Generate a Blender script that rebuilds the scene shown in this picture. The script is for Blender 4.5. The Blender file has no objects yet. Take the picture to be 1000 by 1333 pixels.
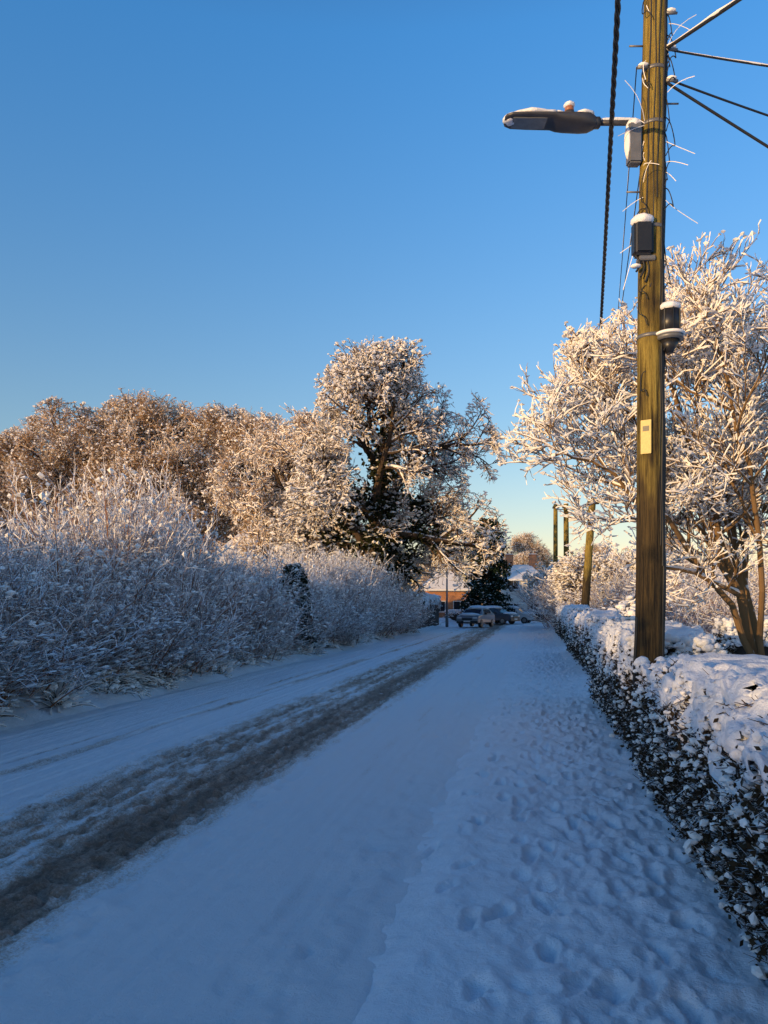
import bpy, bmesh, math, numpy as np
from mathutils import Vector
rng = np.random.default_rng(11)
TH = math.atan(0.19); CT, ST = math.cos(TH), math.sin(TH)
def W(u, v, z=0.0):
    return (u*CT+v*ST, -u*ST+v*CT, z)
scn = bpy.context.scene
def link(o, parent=None):
    scn.collection.objects.link(o)
    if parent: o.parent = parent
    return o
# ------------------------------------------------------------ noise
def vnoise(x, y, seed=0):
    r = np.random.default_rng(seed); T = r.random((256, 256))
    x = np.asarray(x, float); y = np.asarray(y, float)
    xi = np.floor(x).astype(int); yi = np.floor(y).astype(int)
    fx = x-xi; fy = y-yi; fx = fx*fx*(3-2*fx); fy = fy*fy*(3-2*fy)
    a = T[xi % 256, yi % 256]; b = T[(xi+1) % 256, yi % 256]
    c = T[xi % 256, (yi+1) % 256]; d = T[(xi+1) % 256, (yi+1) % 256]
    return (a*(1-fx)+b*fx)*(1-fy)+(c*(1-fx)+d*fx)*fy-0.5
def fbm(x, y, seed=0, oct=4):
    s = 0; a = 1.0
    for i in range(oct):
        s = s+a*vnoise(x*2**i, y*2**i, seed+i); a *= 0.5
    return s
def sstep(a, b, x):
    t = np.clip((x-a)/(b-a), 0, 1); return t*t*(3-2*t)
# ------------------------------------------------------------ materials
def new_mat(name, rough=0.7):
    m = bpy.data.materials.new(name); m.use_nodes = True
    nt = m.node_tree; p = nt.nodes['Principled BSDF']; p.inputs['Roughness'].default_value = rough
    return m, nt, p
def new_diffuse(name):
    m = bpy.data.materials.new(name); m.use_nodes = True; nt = m.node_tree
    nt.nodes.remove(nt.nodes['Principled BSDF']); d = nt.nodes.new('ShaderNodeBsdfDiffuse')
    nt.links.new(d.outputs[0], nt.nodes['Material Output'].inputs['Surface']); return m, nt, d
def col(c): return (c[0], c[1], c[2], 1)
def noise(nt, scale, detail=4, rough=0.6, mapscale=None):
    n = nt.nodes.new('ShaderNodeTexNoise'); n.inputs['Scale'].default_value = scale
    n.inputs['Detail'].default_value = detail; n.inputs['Roughness'].default_value = rough
    tc = nt.nodes.new('ShaderNodeTexCoord'); src = tc.outputs['Object']
    if mapscale:
        mp = nt.nodes.new('ShaderNodeMapping'); mp.inputs['Scale'].default_value = mapscale
        nt.links.new(src, mp.inputs['Vector']); src = mp.outputs['Vector']
    nt.links.new(src, n.inputs['Vector'])
    return n.outputs['Fac']
def ramp(nt, fac, stops):
    r = nt.nodes.new('ShaderNodeValToRGB'); e = r.color_ramp.elements
    while len(e) < len(stops): e.new(0.5)
    for i, (p, c) in enumerate(stops):
        e[i].position = p; e[i].color = col(c) if len(c) == 3 else c
    nt.links.new(fac, r.inputs['Fac']); return r.outputs['Color']
def mixc(nt, fac, a, b):
    m = nt.nodes.new('ShaderNodeMix'); m.data_type = 'RGBA'
    if isinstance(fac, float): m.inputs[0].default_value = fac
    else: nt.links.new(fac, m.inputs[0])
    for s, x in ((6, a), (7, b)):
        if isinstance(x, tuple): m.inputs[s].default_value = col(x)
        else: nt.links.new(x, m.inputs[s])
    return m.outputs[2]
def math_(nt, op, a, b=None, clamp=False):
    m = nt.nodes.new('ShaderNodeMath'); m.operation = op; m.use_clamp = clamp
    for i, x in enumerate((a, b)):
        if x is None: continue
        if isinstance(x, (int, float)): m.inputs[i].default_value = x
        else: nt.links.new(x, m.inputs[i])
    return m.outputs[0]
def bump(nt, p, h, strength, dist):
    b = nt.nodes.new('ShaderNodeBump'); b.inputs['Strength'].default_value = strength
    b.inputs['Distance'].default_value = dist
    nt.links.new(h, b.inputs['Height']); nt.links.new(b.outputs[0], p.inputs['Normal'])
def snow_mat(name, c=(0.80, 0.82, 0.86), bs=0.5, sc=30, dist=0.02):
    m, nt, p = new_mat(name, 0.65) if bs else new_diffuse(name)
    if bs:
        f = noise(nt, 3.0, 3); c2 = tuple(x*0.9 for x in c)
        nt.links.new(ramp(nt, f, [(0.3, c2), (0.7, c)]), p.inputs['Base Color'])
        bump(nt, p, noise(nt, sc, 4, 0.75), bs, dist)
    else: p.inputs['Color'].default_value = col(c)
    return m
def frost_mat(name, bark, frost, lo, hi, nsc=6.0, nz=0.5, nn=1.0):
    """bark showing below, snow / rime lying on upward faces"""
    m, nt, p = new_diffuse(name)
    g = nt.nodes.new('ShaderNodeNewGeometry'); s = nt.nodes.new('ShaderNodeSeparateXYZ')
    nt.links.new(g.outputs['Normal'], s.inputs[0])
    n = noise(nt, nsc, 1, 0.7)
    v = math_(nt, 'ADD', math_(nt, 'MULTIPLY', s.outputs['Z'], nz), math_(nt, 'MULTIPLY', n, nn))
    f = nt.nodes.new('ShaderNodeMapRange'); f.inputs[1].default_value = lo; f.inputs[2].default_value = hi
    nt.links.new(v, f.inputs[0])
    nt.links.new(mixc(nt, f.outputs[0], tuple(x*0.8 for x in bark), frost), p.inputs['Color'])
    return m
def plain(name, c, rough=0.6, metal=0.0, nscale=12, var=0.25, bs=0.1):
    m, nt, p = new_mat(name, rough); p.inputs['Metallic'].default_value = metal
    f = noise(nt, nscale, 3)
    nt.links.new(ramp(nt, f, [(0.3, tuple(x*(1-var) for x in c)), (0.7, c)]), p.inputs['Base Color'])
    if bs: bump(nt, p, f, bs, 0.01)
    return m
SNOW = snow_mat('snow')
SNOWL = snow_mat('snow_lumpy', bs=0.7, sc=22, dist=0.03)
SNOWB = snow_mat('branch_snow', (0.88, 0.85, 0.81), 0.0)
BARK = frost_mat('bark_with_snow', (0.085, 0.06, 0.042), (0.8, 0.8, 0.82), 0.66, 0.88)
TWIG = frost_mat('frosted_twig', (0.20, 0.115, 0.05), (0.86, 0.80, 0.73), 0.42, 0.82, 3.0)
TWIGOAK = frost_mat('oak_twig', (0.15, 0.09, 0.045), (0.88, 0.80, 0.70), 0.45, 0.75, 1.3)
TWIGFAR = frost_mat('distant_frosted_twig', (0.34, 0.21, 0.11), (0.88, 0.76, 0.62), 0.22, 0.75, 0.6)
TWIGH = frost_mat('hedge_frosted_twig', (0.24, 0.17, 0.14), (0.84, 0.83, 0.87), 0.15, 0.6, 4.0)
WAND = frost_mat('reddish_frosted_stem', (0.28, 0.13, 0.07), (0.82, 0.80, 0.82), 0.3, 0.85, 4.0)
IVY = frost_mat('ivy_leaf', (0.024, 0.028, 0.013), (0.7, 0.7, 0.7), 0.9, 1.05, 4.0)
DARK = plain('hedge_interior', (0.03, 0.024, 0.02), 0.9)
LEAF = frost_mat('hedge_leaf', (0.065, 0.048, 0.03), (0.75, 0.77, 0.8), 0.85, 1.05, 9.0)
CONIF = frost_mat('conifer_needles', (0.02, 0.035, 0.02), (0.75, 0.77, 0.8), 0.85, 1.05, 2.0)
BLACK = plain('black_plastic', (0.02, 0.02, 0.022), 0.4)
GREY = plain('grey_metal', (0.20, 0.20, 0.20), 0.45, 0.3)
CABLE = plain('cable_sheath', (0.02, 0.02, 0.02), 0.6)

# ------------------------------------------------------------ mesh builder
class MB:
    def __init__(s): s.v = []; s.f = []; s.n = 0
    def add(s, v, f, mat=0):
        v = np.asarray(v, float).reshape(-1, 3); f = np.asarray(f, dtype=np.int64)
        s.v.append(v); s.f.append((f+s.n, mat)); s.n += len(v)
    def mesh(s, name, mats, smooth=False):
        me = bpy.data.meshes.new(name); V = np.concatenate(s.v)
        me.vertices.add(len(V)); me.vertices.foreach_set('co', V.ravel())
        loops = np.concatenate([f.ravel() for f, m in s.f])
        cnt = np.concatenate([np.full(len(f), f.shape[1]) for f, m in s.f])
        mi = np.concatenate([np.full(len(f), m) for f, m in s.f])
        me.loops.add(len(loops)); me.loops.foreach_set('vertex_index', loops.astype(np.int32))
        me.polygons.add(len(cnt)); st = np.concatenate([[0], np.cumsum(cnt)[:-1]])
        me.polygons.foreach_set('loop_start', st.astype(np.int32))
        me.polygons.foreach_set('material_index', mi.astype(np.int32))
        me.polygons.foreach_set('use_smooth', np.full(len(cnt), smooth))
        for m in mats: me.materials.append(m)
        me.update(calc_edges=True); return me
    def obj(s, name, mats, smooth=False, parent=None, loc=(0, 0, 0), rz=0.0):
        o = bpy.data.objects.new(name, s.mesh(name, mats, smooth))
        o.location = loc; o.rotation_euler = (0, 0, rz); return link(o, parent)
def nrm(v): return v/(np.linalg.norm(v, axis=-1, keepdims=True)+1e-9)
def tubes(mb, P, R, S=3, mat=0):
    P = np.asarray(P, float); R = np.asarray(R, float); N, K, _ = P.shape
    T = np.empty_like(P); T[:, 1:-1] = P[:, 2:]-P[:, :-2]; T[:, 0] = P[:, 1]-P[:, 0]; T[:, -1] = P[:, -1]-P[:, -2]
    T = nrm(T); up = np.zeros((N, 1, 3)); vert = np.abs(T[:, :, 2]).mean(1) > 0.85
    up[:, 0, 2] = 1; up[vert, 0] = (1, 0, 0)
    A = nrm(np.cross(T, up)); B = np.cross(A, T)
    ang = np.arange(S)*2*np.pi/S+0.5
    V = P[:, :, None]+R[:, :, None, None]*(A[:, :, None]*np.cos(ang)[None, None, :, None]+B[:, :, None]*np.sin(ang)[None, None, :, None])
    n = np.arange(N)[:, None, None]*K*S; k = np.arange(K-1)[None, :, None]*S; s = np.arange(S)[None, None]; s2 = (s+1) % S
    F = np.stack([n+k+s, n+k+s2, n+k+S+s2, n+k+S+s], -1).reshape(-1, 4)
    mb.add(V, F, mat)
def ridges(mb, P, R, mat, k=1.2, rmin=0.012, S=3, lift=0.7, prob=1.0, rg=rng):
    """snow lying along the tops of branches"""
    keep = rg.random(len(P)) < prob; P = P[keep]; R = R[keep]
    if not len(P): return
    T = np.gradient(P, axis=1); T = nrm(T); h = np.sqrt(np.clip(1-T[..., 2]**2, 0, 1))
    rs = np.maximum(R*k, rmin)*(0.25+0.75*h)*(0.6+0.8*rg.random(R.shape))
    Q = P.copy(); Q[..., 2] += R*lift+rs*0.5
    tubes(mb, Q, rs, S, mat)
def spawn(P, R, n, t0, t1, L, spread, up, K, rs, rmin, env=None, wob=0.15, curve=0.0, lshrink=0.4, rg=rng):
    N, Kp = P.shape[:2]; M = N*n; idx = np.repeat(np.arange(N), n)
    t = t0+(t1-t0)*((np.tile(np.arange(n), N)+rg.random(M))/n)
    f = np.clip(t*(Kp-1), 0, Kp-1.001); i = f.astype(int); w = (f-i)[:, None]
    base = P[idx, i]*(1-w)+P[idx, i+1]*w; tan = nrm(P[idx, i+1]-P[idx, i])
    r0 = np.maximum((R[idx, i]*(1-w[:, 0])+R[idx, i+1]*w[:, 0])*rs, rmin)
    q = rg.normal(size=(M, 3)); q -= (q*tan).sum(1, keepdims=True)*tan; q = nrm(q)
    a = (spread*(0.55+0.7*rg.random(M)))[:, None]
    d = tan*np.cos(a)+q*np.sin(a); d[:, 2] += up; d = nrm(d)
    ln = L*(1-lshrink*t)*(0.55+0.8*rg.random(M))
    if env is not None:
        c, e = env
        dd = nrm((base-c)/e); lump = 1+0.07*np.sin(5*dd[:, 0]+3*dd[:, 2]+c[0])+0.05*np.sin(9*dd[:, 1]-8*dd[:, 2]+2*dd[:, 0])
        qb = np.linalg.norm((base-c)/e, axis=1)/lump; qe = np.linalg.norm((base+d*ln[:, None]-c)/e, axis=1)/lump
        sc = np.where(qe > 1, np.clip((1.03-qb)/(qe-qb+1e-6), 0.12, 1), 1.0); ln = ln*np.clip(sc, 0.12, 1)
    Q = np.empty((M, K, 3)); Q[:, 0] = base; D = d
    for k in range(1, K):
        D = D+wob*rg.normal(size=(M, 3)); D[:, 2] += curve; D = nrm(D)
        Q[:, k] = Q[:, k-1]+D*(ln/(K-1))[:, None]
    RR = r0[:, None]*(1-0.65*np.linspace(0, 1, K))[None]
    return Q, RR
def ico(sub):
    bm = bmesh.new(); bmesh.ops.create_icosphere(bm, subdivisions=sub, radius=1.0)
    v = np.array([x.co[:] for x in bm.verts]); f = np.array([[y.index for y in x.verts] for x in bm.faces]); bm.free(); return v, f
ICO1 = ico(1); ICO2 = ico(2); ICO3 = ico(3)
OCT = (np.array([(1, 0, 0), (-1, 0, 0), (0, 1, 0), (0, -1, 0), (0, 0, 1), (0, 0, -1)], float), np.array([(0, 2, 4), (2, 1, 4), (1, 3, 4), (3, 0, 4), (2, 0, 5), (1, 2, 5), (3, 1, 5), (0, 3, 5)]))
def blobs(mb, pos, size, mat=0, base=OCT, flat=0.6, jit=0.18, rg=rng):
    bv, bf = base; n = len(pos); nv = len(bv)
    size = np.asarray(size); size = size[:, None] if size.ndim == 1 else size
    s = size*(0.7+0.6*rg.random((n, 3))); s[:, 2] *= flat
    if nv == 6: s = s*1.25
    V = bv[None]*s[:, None]*(1+jit*rg.normal(size=(n, nv, 1)))
    th = rg.random(n)*6.28; c = np.cos(th)[:, None]; q = np.sin(th)[:, None]
    V = np.stack([V[..., 0]*c-V[..., 1]*q, V[..., 0]*q+V[..., 1]*c, V[..., 2]+V[..., 0]*0.25*np.sin(th*3)[:, None]], -1)+np.asarray(pos)[:, None]
    F = bf[None]+(np.arange(n)*nv)[:, None, None]
    mb.add(V, F.reshape(-1, 3), mat)
def leaves(mb, pos, size, mat=0, rg=rng, tilt=1.0):
    n = len(pos); a = nrm(rg.normal(size=(n, 3))); b = rg.normal(size=(n, 3)); b = nrm(b-(a*b).sum(1, keepdims=True)*a)
    a[:, 2] *= tilt
    s = np.asarray(size)[:, None]
    p = np.asarray(pos)
    V = np.stack([p-a*s, p+b*s*0.55, p+a*s, p-b*s*0.55], 1)
    mb.add(V, np.arange(n*4).reshape(n, 4), mat)
# ------------------------------------------------------------ primitives as parts
def box(name, size, loc, mat, parent=None, bevel=0.01, rot=(0, 0, 0), seg=2):
    bm = bmesh.new(); bmesh.ops.create_cube(bm, size=1.0)
    bmesh.ops.scale(bm, vec=size, verts=bm.verts)
    if bevel: bmesh.ops.bevel(bm, geom=bm.edges[:], offset=min(bevel, min(size)*0.45), segments=seg, affect='EDGES')
    me = bpy.data.meshes.new(name); bm.to_mesh(me); bm.free(); me.materials.append(mat)
    o = bpy.data.objects.new(name, me); o.location = loc; o.rotation_euler = rot; return link(o, parent)
def cyl(name, r1, r2, h, loc, mat, parent=None, rot=(0, 0, 0), seg=24, bevel=0.0):
    bm = bmesh.new(); bmesh.ops.create_cone(bm, cap_ends=True, segments=seg, radius1=r1, radius2=r2, depth=h)
    if bevel: bmesh.ops.bevel(bm, geom=[e for e in bm.edges if len(e.link_faces) == 2 and e.calc_face_angle(0) > 1], offset=bevel, segments=2, affect='EDGES')
    for f in bm.faces: f.smooth = len(f.verts) == 4
    me = bpy.data.meshes.new(name); bm.to_mesh(me); bm.free(); me.materials.append(mat)
    o = bpy.data.objects.new(name, me); o.location = loc; o.rotation_euler = rot; return link(o, parent)
def lump(name, size, loc, mat, parent=None, jit=0.05):
    v, f = ICO3; v = v*(1+jit*np.sin(v[:, :1]*7+v[:, 1:2]*5)+0.6*jit*np.sin(v[:, 2:]*11+v[:, :1]*9)); v = v*np.array(size)
    mb = MB(); mb.add(v, f); return mb.obj(name, [mat], True, parent, loc)
def empty(name, loc=(0, 0, 0), rz=0.0):
    e = bpy.data.objects.new(name, None); e.location = loc; e.rotation_euler = (0, 0, rz); e.empty_display_size = 0.3; return link(e)
def grid_obj(name, us, vs, zf, mats, attr=None, smooth=True):
    U, V = np.meshgrid(us, vs, indexing='ij'); Z = zf(U, V)
    n, m = U.shape; mb = MB(); i = np.arange(n-1)[:, None]; j = np.arange(m-1)[None]
    F = np.stack([i*m+j, (i+1)*m+j, (i+1)*m+j+1, i*m+j+1], -1).reshape(-1, 4)
    mb.add(np.stack([U, V, Z], -1), F)
    o = mb.obj(name, mats, smooth, None, (0, 0, 0), -TH)
    if attr is not None:
        a = o.data.attributes.new('slush', 'FLOAT', 'POINT'); a.data.foreach_set('value', attr(U, V).ravel().astype(np.float32))
    return o
# ============================================================ GROUND
def ground_z(u, v):
    left = sstep(-6.7, -8.4, u)*(0.42+0.25*fbm(u*0.8, v*0.5, 5))+sstep(-6.6, -7.1, u)*0.06
    right = sstep(0.9, 1.6, u)*0.10
    mid = -0.06
    return mid+left+right+0.03*fbm(u*1.7, v*1.7, 9)+sstep(-6.8, -7.4, u)*0.12*fbm(u*5, v*5, 12)+sstep(8, 60, np.abs(u))*0.5*fbm(u*0.03, v*0.03, 3)
def axis(fine0, fine1, step, far, g=1.12):
    a = list(np.arange(fine0, fine1, step)); s = step; x = fine1
    while x < far: a.append(x); s *= g; x += s
    a.append(far); s = step; x = fine0-step; b = []
    while x > -far: b.append(x); s *= g; x -= s
    b.append(-far); return np.array(b[::-1]+a)
us = axis(-9.5, 2.5, 0.08, 900); vs = axis(2, 45, 0.10, 900)
grid_obj('ground', us, vs, ground_z, [SNOWL])
# road
vv = [1.6]
while vv[-1] < 76: vv.append(vv[-1]+max(0.014, vv[-1]*0.0055))
vv = np.array(list(np.arange(-30, 1.5, 0.35))+vv)
def slush_a(u, v):
    wv = 0.10*fbm(v*0.12, v*0+3, 21)
    ww = 1+0.018*np.clip(v, 0, 60)
    def band(c, w, soft): return 1-sstep(w*0.5, w*0.5+soft, np.abs(u-c-wv))
    n = fbm(u*7, v*0.5, 31, 4); n2 = fbm(u*20, v*5.0, 41, 3); n3 = fbm(u*2, v*1.0, 47, 3)
    main = band(-2.72, 0.26*ww, 0.36)*(0.78+0.5*n+0.45*n2)
    mid = band(-3.1, 0.85*ww, 0.6)*(0.42+0.45*n+0.55*n2+0.2*n3)
    m2 = band(-3.6, 0.10, 0.25)*(0.35+0.6*n)
    l = band(-4.9, 0.06, 0.16)*(0.22+0.7*n)+band(-5.25, 0.03, 0.08)*(0.2+0.6*n)
    r = band(-1.45, 0.06, 0.25)*(-0.08+0.5*n)
    s = 0.15*np.clip(vnoise(u*18, v*0.18, 51)+0.10, 0, 1)
    return np.clip(np.maximum.reduce([main, mid, m2, l, r])+s, 0, 1)
def road_z(u, v):
    s = slush_a(u, v)
    z = 0.016*vnoise(u*9, v*0.22, 61)+0.018*vnoise(u*22, v*0.3, 62)+0.02*fbm(u*1.2, v*0.5, 63)
    z = z-0.03*np.clip(s, 0, 1)+sstep(0.15, 0.5, s)*0.06*fbm(u*16, v*14, 64, 4)
    edge = 0.03*np.exp(-((u+2.25)/0.16)**2)+0.02*np.exp(-((u+3.95)/0.16)**2)+0.015*np.exp(-((u+1.0)/0.2)**2)
    z = z+edge*(0.6+1.8*fbm(u*7, v*6, 66, 4))+0.010*fbm(u*16, v*10, 67, 3)
    ft = np.exp(-((u+1.0)/0.45)**2); z = z+ft*0.035*fbm(u*6, v*4, 68, 3)
    z = z-0.05*sstep(-6.4, -6.95, u)
    return z
m, nt, p = new_mat('snowy_road', 0.6)
at = nt.nodes.new('ShaderNodeAttribute'); at.attribute_name = 'slush'
n1 = noise(nt, 48, 5, 0.85); n2 = noise(nt, 5, 3, 0.7, mapscale=(1, 0.35, 1))
amp = math_(nt, 'ADD', math_(nt, 'MULTIPLY', at.outputs['Fac'], 4.0, True), 0.18)
v_ = math_(nt, 'ADD', at.outputs['Fac'], math_(nt, 'MULTIPLY', math_(nt, 'MULTIPLY', math_(nt, 'SUBTRACT', n1, 0.5), 1.5), amp))
v_ = math_(nt, 'ADD', v_, math_(nt, 'MULTIPLY', math_(nt, 'MULTIPLY', math_(nt, 'SUBTRACT', n2, 0.5), 0.3), amp))
c_ = ramp(nt, v_, [(0.10, (0.80, 0.82, 0.86)), (0.3, (0.66, 0.59, 0.55)), (0.6, (0.40, 0.275, 0.205)), (1.0, (0.19, 0.115, 0.075))])
nt.links.new(c_, p.inputs['Base Color']); bump(nt, p, noise(nt, 30, 5, 0.85), 0.8, 0.03)
ROADM = m
grid_obj('road', np.arange(-6.95, -0.55, 0.02), vv, road_z, [ROADM], slush_a)
# pavement with footprints
pu = np.arange(-0.85, 1.75, 0.014)
pv = [1.6]
while pv[-1] < 76: pv.append(pv[-1]+max(0.012, pv[-1]*0.0055))
pv = np.array(list(np.arange(-30, 1.5, 0.35))+pv)
FP = []
r2 = np.random.default_rng(5)
for uc, ph, n in ((-0.35, 0.0, 40), (0.1, 0.2, 60), (0.5, 0.1, 70), (0.33, 0.4, 60), (0.8, 0.3, 60), (0.65, 0.0, 60), (0.0, 0.3, 50)):
    v = 1.7+ph
    for k in range(n):
        if r2.random() < 0.85: FP.append((uc+0.09*(-1)**k+r2.normal()*0.09, v+r2.normal()*0.10, r2.normal()*0.25, 0.5+1.0*r2.random()))
        v += 0.36
def pave_z(u, v):
    z = -0.03+0.10*sstep(-0.82, -0.45, u+0.05*fbm(v*1.5, v*0, 70))+0.02*fbm(u*2.5, v*2.0, 71)
    z = z+0.018*fbm(u*14, v*12, 72, 4)+0.012*vnoise(u*7, v*0.5, 73)
    walk = np.exp(-((u-0.45)/0.6)**2); z = z-0.02*walk+walk*0.055*fbm(u*8, v*5.5, 77, 4)
    wx = 0.03*fbm(u*11, v*11, 78, 3); wy = 0.05*fbm(u*9, v*9, 79, 3)
    for (fu, fv, an, dp) in FP:
        j = np.where(np.abs(v[0]-fv) < 0.3)[0]
        if len(j) == 0: continue
        j0, j1 = j[0], j[-1]+1
        a = u[:, j0:j1]-fu+wx[:, j0:j1]; b = v[:, j0:j1]-fv+wy[:, j0:j1]
        x = a*math.cos(an)+b*math.sin(an); y = -a*math.sin(an)+b*math.cos(an)
        d = np.sqrt((x/0.044)**2+(y/0.12)**2)
        z[:, j0:j1] += dp*(-0.034*(1-sstep(0.55, 1.1, d))+0.009*np.exp(-((d-1.35)/0.25)**2))
    return z+0.12*sstep(0.95, 1.6, u)
grid_obj('pavement', pu, pv, pave_z, [snow_mat('trodden_snow', bs=0.7, sc=34, dist=0.02)])

# ============================================================ LEFT HEDGEROW
def bush_variant(seed, n=110, h=2.9, spreadr=0.9, tw=9, tw2=4):
    r = np.random.default_rng(seed); K = 6
    b = np.c_[r.normal(size=(n, 2))*spreadr*0.45, np.zeros(n)-0.1]
    d = np.c_[b[:, :2]*0.33+r.normal(size=(n, 2))*0.22, np.ones(n)]; d = nrm(d)
    ln = h*(0.40+0.65*r.random(n)); P = np.empty((n, K, 3)); P[:, 0] = b; D = d
    for k in range(1, K):
        D = D+0.09*r.normal(size=(n, 3)); D[:, :2] += 0.06*d[:, :2]; D = nrm(D); P[:, k] = P[:, k-1]+D*(ln/(K-1))[:, None]
    R = 0.015*(1-0.6*np.linspace(0, 1, K))[None]*(0.7+0.6*r.random(n))[:, None]
    mb = MB(); tubes(mb, P, R, 3, 0)
    Q, RR = spawn(P, R, tw, 0.12, 1.0, 0.75, 0.65, 0.05, 4, 0.6, 0.008, wob=0.16, curve=-0.04, rg=r)
    tubes(mb, Q, RR, 3, 1); ridges(mb, Q, RR, 2, 1.2, 0.012, 3, prob=0.5, rg=r)
    Q2, R2 = spawn(Q, RR, tw2, 0.2, 1.0, 0.28, 0.8, 0.05, 2, 0.7, 0.007, wob=0.2, curve=-0.05, rg=r)
    tubes(mb, Q2, R2, 3, 1)
    k = r.integers(0, len(Q2), 1100); s = 0.012+0.045*r.random(1100)**2
    blobs(mb, Q2[k, 1], s, 2, OCT, 0.7, rg=r)
    return mb.mesh('bush_%d' % seed, [WAND, TWIGH, SNOWB])
BV = [bush_variant(i+100) for i in range(4)]
BV2 = [bush_variant(i+120, 70, tw=7, tw2=3) for i in range(2)]
hd = empty('roadside_hedge', (0, 0, 0))
r = np.random.default_rng(3)
def hh(v):   # hedge height profile along the road
    return np.interp(v, [-40, 4, 9, 13, 17, 20, 23, 26, 31, 36, 44, 47, 50], [3.2, 3.0, 2.55, 2.75, 3.85, 4.0, 3.1, 2.6, 3.4, 4.0, 3.9, 3.0, 2.4])
def put(meshes, name, parent, loc, s, sz, r, tilt=0.08):
    o = bpy.data.objects.new(name, meshes[r.integers(len(meshes))]); o.location = loc
    o.rotation_euler = (r.normal()*tilt, r.normal()*tilt, r.random()*6.28); o.scale = (s, s, sz); return link(o, parent)
for row, (uo, hf, st) in enumerate(((-8.3, 0.50, 1.0), (-9.0, 0.82, 1.05), (-10.1, 1.0, 1.25))):
    v = -16.0 if row > 1 else 3.0
    while v < 48:
        u = uo+r.normal()*0.28
        if not (20.2 < v < 21.5 and row < 2):
            H = hh(v)*hf*(0.72+0.45*r.random()); s = 0.85+0.45*r.random()
            put(BV if v > 3 else BV2, 'shrub', hd, W(u, v, 0.25), s, H/2.75, r)
        v += st*(0.75+0.5*r.random())
# solid core added inside the hedgerow to stop sun leaks and give dark depth
def mound(name, u0, v0, v1, wid, hfun, mat, parent=None, seed=1, step=0.35, nround=18, rough=0.35):
    vs_ = np.arange(v0, v1, step); a = np.linspace(0, np.pi, nround)
    Vv, A = np.meshgrid(vs_, a, indexing='ij')
    k = 1+rough*fbm(Vv*0.7, A*1.6, seed)+rough*0.8*fbm(Vv*2.3, A*5, seed+5)
    H = hfun(Vv); U = u0-np.cos(A)*wid*k; Z = np.sin(A)**0.7*H*k
    n, m_ = Vv.shape; i = np.arange(n-1)[:, None]; j = np.arange(m_-1)[None]
    F = np.stack([i*m_+j, (i+1)*m_+j, (i+1)*m_+j+1, i*m_+j+1], -1).reshape(-1, 4)
    X = U*CT+Vv*ST; Y = -U*ST+Vv*CT
    mb = MB(); mb.add(np.stack([X, Y, Z], -1), F); return mb.obj(name, [mat], True, parent)
CORE = frost_mat('hedge_core', (0.09, 0.065, 0.055), (0.6, 0.6, 0.64), 0.75, 1.1, 9.0)
mound('solid_core', -10.0, -18, 48, 1.4, lambda v: hh(v)*0.62, CORE, hd, 3)
def tuft_variant(seed):
    r = np.random.default_rng(seed); n = 60; K = 4
    b = np.c_[r.normal(size=(n, 2))*0.12, np.zeros(n)]; d = nrm(np.c_[b[:, :2]*4+r.normal(size=(n, 2))*0.35, np.ones(n)*0.9])
    P = np.empty((n, K, 3)); P[:, 0] = b; ln = 0.18+0.3*r.random(n)
    for k in range(1, K):
        d = d.copy(); d[:, 2] -= 0.35; d = nrm(d); P[:, k] = P[:, k-1]+d*(ln/3)[:, None]
    R = np.full((n, K), 0.006)*np.array([1, 1, 0.8, 0.4]); mb = MB(); tubes(mb, P, R, 3, 0)
    ridges(mb, P, R, 1, 1.6, 0.013, prob=0.8, rg=r)
    blobs(mb, P[r.integers(0, n, 22), 2], 0.02+0.05*r.random(22), 1, ICO2, 0.6, 0.08, rg=r)
    return mb.mesh('tuft_%d' % seed, [LEAF, SNOWB])
TV = [tuft_variant(i+7) for i in range(3)]
gr = empty('verge_grass')
for k in range(360):
    v = 3+45*r.random()**1.4; u = -7.1-1.3*r.random()**0.8
    z = float(ground_z(np.array([u]), np.array([v]))[0])
    s = 0.5+0.8*r.random(); put(TV, 'grass_tuft', gr, W(u, v, z-0.02), s, s, r, 0.2)

# hedge belt added beyond the roadside hedge, sized to shade the road
fh = empty('shade_hedge')
mound('solid_core', -25.5, -90, 58, 2.2, lambda v: 5.0+0.9*fbm(v*0.13, v*0, 81)+0.5*fbm(v*0.5, v*0, 83), CORE, fh, 9, 0.5, rough=0.16)
v = 14.0
while v < 58:
    put(BV2, 'shrub', fh, W(-25.5+r.normal()*0.8, v, 0.2), 1.8, 1.9*(0.8+0.25*r.random()), r); v += 2.2

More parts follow.
